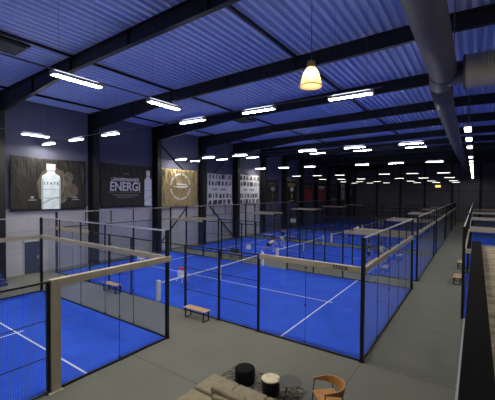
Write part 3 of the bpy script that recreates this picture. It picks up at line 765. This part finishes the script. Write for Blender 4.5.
def player(loc, rz, J, shirt, shorts, label, racket=True):
    """J: joints in local metres, figure faces local -Y"""
    r = empty('person', loc, rz); tag(r, label, 'person', 'padel players')
    P = J; pel, chest, neck, head = P['pel'], P['chest'], P['neck'], P['head']
    ch_ = [[(pel, .125), (L(pel, chest, .5), .115), (chest, .13), (neck, .055), (L(neck, head, .55), .055)]]
    for s in 'LR':
        sh, el, wr_, ha = P['sh'+s], P['el'+s], P['wr'+s], P['ha'+s]
        ch_.append([(chest, .13), (sh, .062), (L(sh, el, .5), .048), (el, .038), (wr_, .027), (L(wr_, ha, .5), .034), (ha, .026)])
        hv_, kn, an, to = P['hip'+s], P['kn'+s], P['an'+s], P['to'+s]
        ch_.append([(pel, .125), (hv_, .085), (L(hv_, kn, .5), .072), (kn, .052), (L(kn, an, .4), .052), (an, .036)])
    skin_obj('body', ch_, M['skin'], r)
    for s in 'LR':                       # hands: four fingers and a thumb
        wr_, ha = Vector(P['wr'+s]), Vector(P['ha'+s]); dr = (ha-wr_).normalized()
        side = dr.cross(Vector((0, 1, .2))).normalized(); nor = side.cross(dr).normalized()
        fc = []
        for k, ln in enumerate((.062, .075, .07, .055)):
            base = ha + side*(.026-.017*k); mid = base+dr*ln*.5+nor*.008; tip = base+dr*ln*.8+nor*.034
            fc.append([(tuple(ha-dr*.02), .016), (tuple(base), .009), (tuple(mid), .0085), (tuple(tip), .007)])
        th = ha-dr*.035+side*.035
        fc.append([(tuple(ha-dr*.02), .016), (tuple(th), .011), (tuple(th+dr*.03+side*.02+nor*.012), .009)])
        skin_obj('hand', fc, M['skin'], r)
    # head with face and hair
    hd = MB(); hx = Vector(head); fd = Vector(P.get('face', (0, -1, 0))).normalized(); q = (-fd).to_track_quat('Y', 'Z').to_matrix().to_4x4()
    bmesh.ops.create_icosphere(hd.bm, subdivisions=3, radius=.1)
    for v in hd.bm.verts:
        v.co.x *= .78; v.co.z *= 1.18; v.co.y *= .98
        if v.co.z < -.02: v.co.x *= 1+v.co.z*2.6; 
        if v.co.y < -.08 and abs(v.co.x) < .02 and -.03 < v.co.z < .015: v.co.y -= .022
        if v.co.y < -.06 and .02 < abs(v.co.x) < .05 and 0 < v.co.z < .03: v.co.y += .008
    for sx in (-1, 1): hd.bar((sx*.072, .0, -.03), (sx*.084, .01, .03), .014, 6)
    hd.bm.transform(Matrix.Translation(hx) @ q); hd.build('head', M['skin'], r, smooth=True)
    ey = MB()
    for sx in (-1, 1): ey.box(sx*.03-.011, sx*.03+.011, -.098, -.088, .004, .014)
    ey.box(-.022, .022, -.096, -.086, -.057, -.049)
    ey.bm.transform(Matrix.Translation(hx) @ q); ey.build('face_features', M['hair'], r)
    ha_ = MB(); bmesh.ops.create_icosphere(ha_.bm, subdivisions=3, radius=.108)
    for v in list(ha_.bm.verts): v.co.x *= .82; v.co.z *= 1.16
    bmesh.ops.delete(ha_.bm, geom=[v for v in ha_.bm.verts if v.co.z < .02 and v.co.y < .02 or v.co.z < -.06 or (v.co.y < -.07 and v.co.z < .05)], context='VERTS')
    ha_.bm.transform(Matrix.Translation(hx) @ q); ha_.build('hair', M['hair'], r, smooth=True)
    # clothes
    sc_ = [[(L(pel, chest, .02), .142), (L(pel, chest, .5), .135), (L(chest, neck, .02), .15), (L(chest, neck, .62), .075)]]
    for s in 'LR': sc_.append([(L(chest, neck, .02), .15), (P['sh'+s], .08), (L(P['sh'+s], P['el'+s], .7), .064)])
    skin_obj('shirt', sc_, M[shirt], r)
    sc_ = []
    up = L(pel, chest, .12)
    for s in 'LR': sc_.append([(up, .148), (P['hip'+s], .108), (L(P['hip'+s], P['kn'+s], .35), .1), (L(P['hip'+s], P['kn'+s], .72), .092)])
    skin_obj('shorts', sc_, M[shorts], r)
    for s in 'LR':
        an, to = Vector(P['an'+s]), Vector(P['to'+s]); d0 = (to-an); d0.z = 0; d0.normalize()
        a0 = an - d0*.05; z0 = min(an.z-.045, to.z+.01)
        skin_obj('shoe', [[(tuple(Vector((a0.x, a0.y, z0))), .04), (tuple(Vector((an.x, an.y, z0)) + d0*.06), .046), (tuple(Vector((an.x, an.y, z0)) + d0*.17), .036)]], M['shoe'], r)
    if racket:
        ha, wr_ = Vector(P['haR']), Vector(P['wrR']); dr = Vector(P.get('rk', tuple((ha-wr_)))).normalized()
        k = empty('padel_racket', loc, rz); tag(k, 'dark padel racket held by the '+' '.join(label.replace(',', '').split()[:9]), 'racket', 'padel rackets')
        MB().bar(ha-dr*.04, ha+dr*.14, .016, 8).build('grip', M['cloth_black'], k)
        qq = dr.to_track_quat('Z', 'Y').to_matrix().to_4x4(); c = ha+dr*.29
        b = MB(); b.poly([(.125*math.cos(2*PI*i/24), -.018, .15*math.sin(2*PI*i/24)) for i in range(24)], .036, (0, 1, 0)); b.bm.transform(Matrix.Translation(c) @ qq); b.build('racket_face', M['cloth_dark'], k, bevel=.006)
# standing, arms raised in front (white shirt seen from behind, facing +Y => rotate)
stand = dict(pel=(0, 0, .95), chest=(0, -.03, 1.30), neck=(0, -.02, 1.50), head=(0, -.05, 1.66),
    shL=(.19, -.02, 1.43), elL=(.33, -.16, 1.27), wrL=(.22, -.38, 1.33), haL=(.19, -.45, 1.36),
    shR=(-.19, -.02, 1.43), elR=(-.36, -.18, 1.30), wrR=(-.28, -.40, 1.40), haR=(-.26, -.47, 1.44), rk=(-.1, -.4, 1),
    hipL=(.10, 0, .90), knL=(.15, -.08, .50), anL=(.19, .02, .09), toL=(.21, -.13, .03),
    hipR=(-.10, 0, .90), knR=(-.16, -.08, .50), anR=(-.22, .02, .09), toR=(-.25, -.13, .03))
player((-2.75, 15.0, .016), PI*.8, stand, 'cloth_white', 'cloth_black', 'white shirted player standing with back to the glass, right of the hall')
relaxed = dict(stand); relaxed.update(elL=(.27, .02, 1.18), wrL=(.25, -.12, .95), haL=(.25, -.15, .87), elR=(-.29, .0, 1.18), wrR=(-.30, -.18, 1.0), haR=(-.30, -.25, .96), rk=(0, -1, .2))
player((-3.75, 15.2, .016), PI*.6, relaxed, 'cloth_dark', 'cloth_dark', 'dark clothed player near the corner of the second court, half hidden by the corner post')
lunge = dict(pel=(0, 0, .72), chest=(.0, -.30, .93), neck=(0, -.44, 1.03), head=(0, -.56, 1.13), face=(0, -1, -.15),
    shL=(.18, -.36, 1.0), elL=(.34, -.44, .84), wrL=(.32, -.66, .80), haL=(.31, -.74, .79),
    shR=(-.18, -.36, 1.0), elR=(-.34, -.56, .86), wrR=(-.36, -.80, .74), haR=(-.37, -.88, .70), rk=(-.2, -1, -.3),
    hipL=(.10, 0, .68), knL=(.16, -.40, .50), anL=(.17, -.38, .09), toL=(.18, -.53, .03),
    hipR=(-.10, .02, .68), knR=(-.17, .30, .42), anR=(-.18, .66, .12), toR=(-.19, .55, .03))
player((-12.7, 15.3, .016), PI*.62, lunge, 'cloth_white', 'cloth_black', 'white shirted player lunging low for a ball on the second court')
reach = dict(stand); reach.update(elR=(-.36, -.05, 1.52), wrR=(-.52, -.16, 1.68), haR=(-.56, -.19, 1.74), rk=(-.8, -.2, .5), elL=(.30, -.12, 1.20), wrL=(.30, -.34, 1.12), haL=(.30, -.42, 1.11))
player((-13.1, 18.6, .016), PI*.9, reach, 'cloth_dark', 'cloth_white', 'dark shirted player reaching out with racket behind the lunging player')
b = MB(); bmesh.ops.create_icosphere(b.bm, subdivisions=2, radius=.033); o = b.build('padel_ball', mat('yellow_ball', (.6, .7, .05), .8), smooth=True); o.location = (-11.2, 16.4, .06)
tag(o, 'yellow ball on the second court beside the lunging player', 'ball')

# ------------------------------------------------------------------ world, camera, view
w = bpy.data.worlds.new('World'); sc.world = w; w.use_nodes = True
w.node_tree.nodes['Background'].inputs['Color'].default_value = (.02, .03, .06, 1)
w.node_tree.nodes['Background'].inputs['Strength'].default_value = .1
cam = bpy.data.cameras.new('camera'); co = bpy.data.objects.new('camera', cam); COL.objects.link(co); sc.camera = co
yaw, pitch, roll, f = -0.6048, -0.0242, 0.0079, 330.94
F = Vector((math.sin(yaw)*math.cos(pitch), math.cos(yaw)*math.cos(pitch), math.sin(pitch)))
R0_ = Vector((math.cos(yaw), -math.sin(yaw), 0)); U0 = R0_.cross(F)
Rr = R0_*math.cos(roll)+U0*math.sin(roll); Ur = -R0_*math.sin(roll)+U0*math.cos(roll)
mw = Matrix((Rr, Ur, -F)).transposed().to_4x4(); mw.translation = Vector((2.9528, -10.865, 5.4849)); co.matrix_world = mw
cam.sensor_width = 36; cam.sensor_fit = 'HORIZONTAL'; cam.lens = f/495*36; cam.clip_end = 300; cam.clip_start = .05
sc.cycles.transparent_max_bounces = 64; sc.cycles.max_bounces = 8; sc.cycles.diffuse_bounces = 4; sc.cycles.sample_clamp_indirect = 6
sc.view_settings.view_transform = 'Standard'; sc.view_settings.look = 'None'; sc.view_settings.gamma = 1
sc.view_settings.exposure = 0; sc.view_settings.use_curve_mapping = False
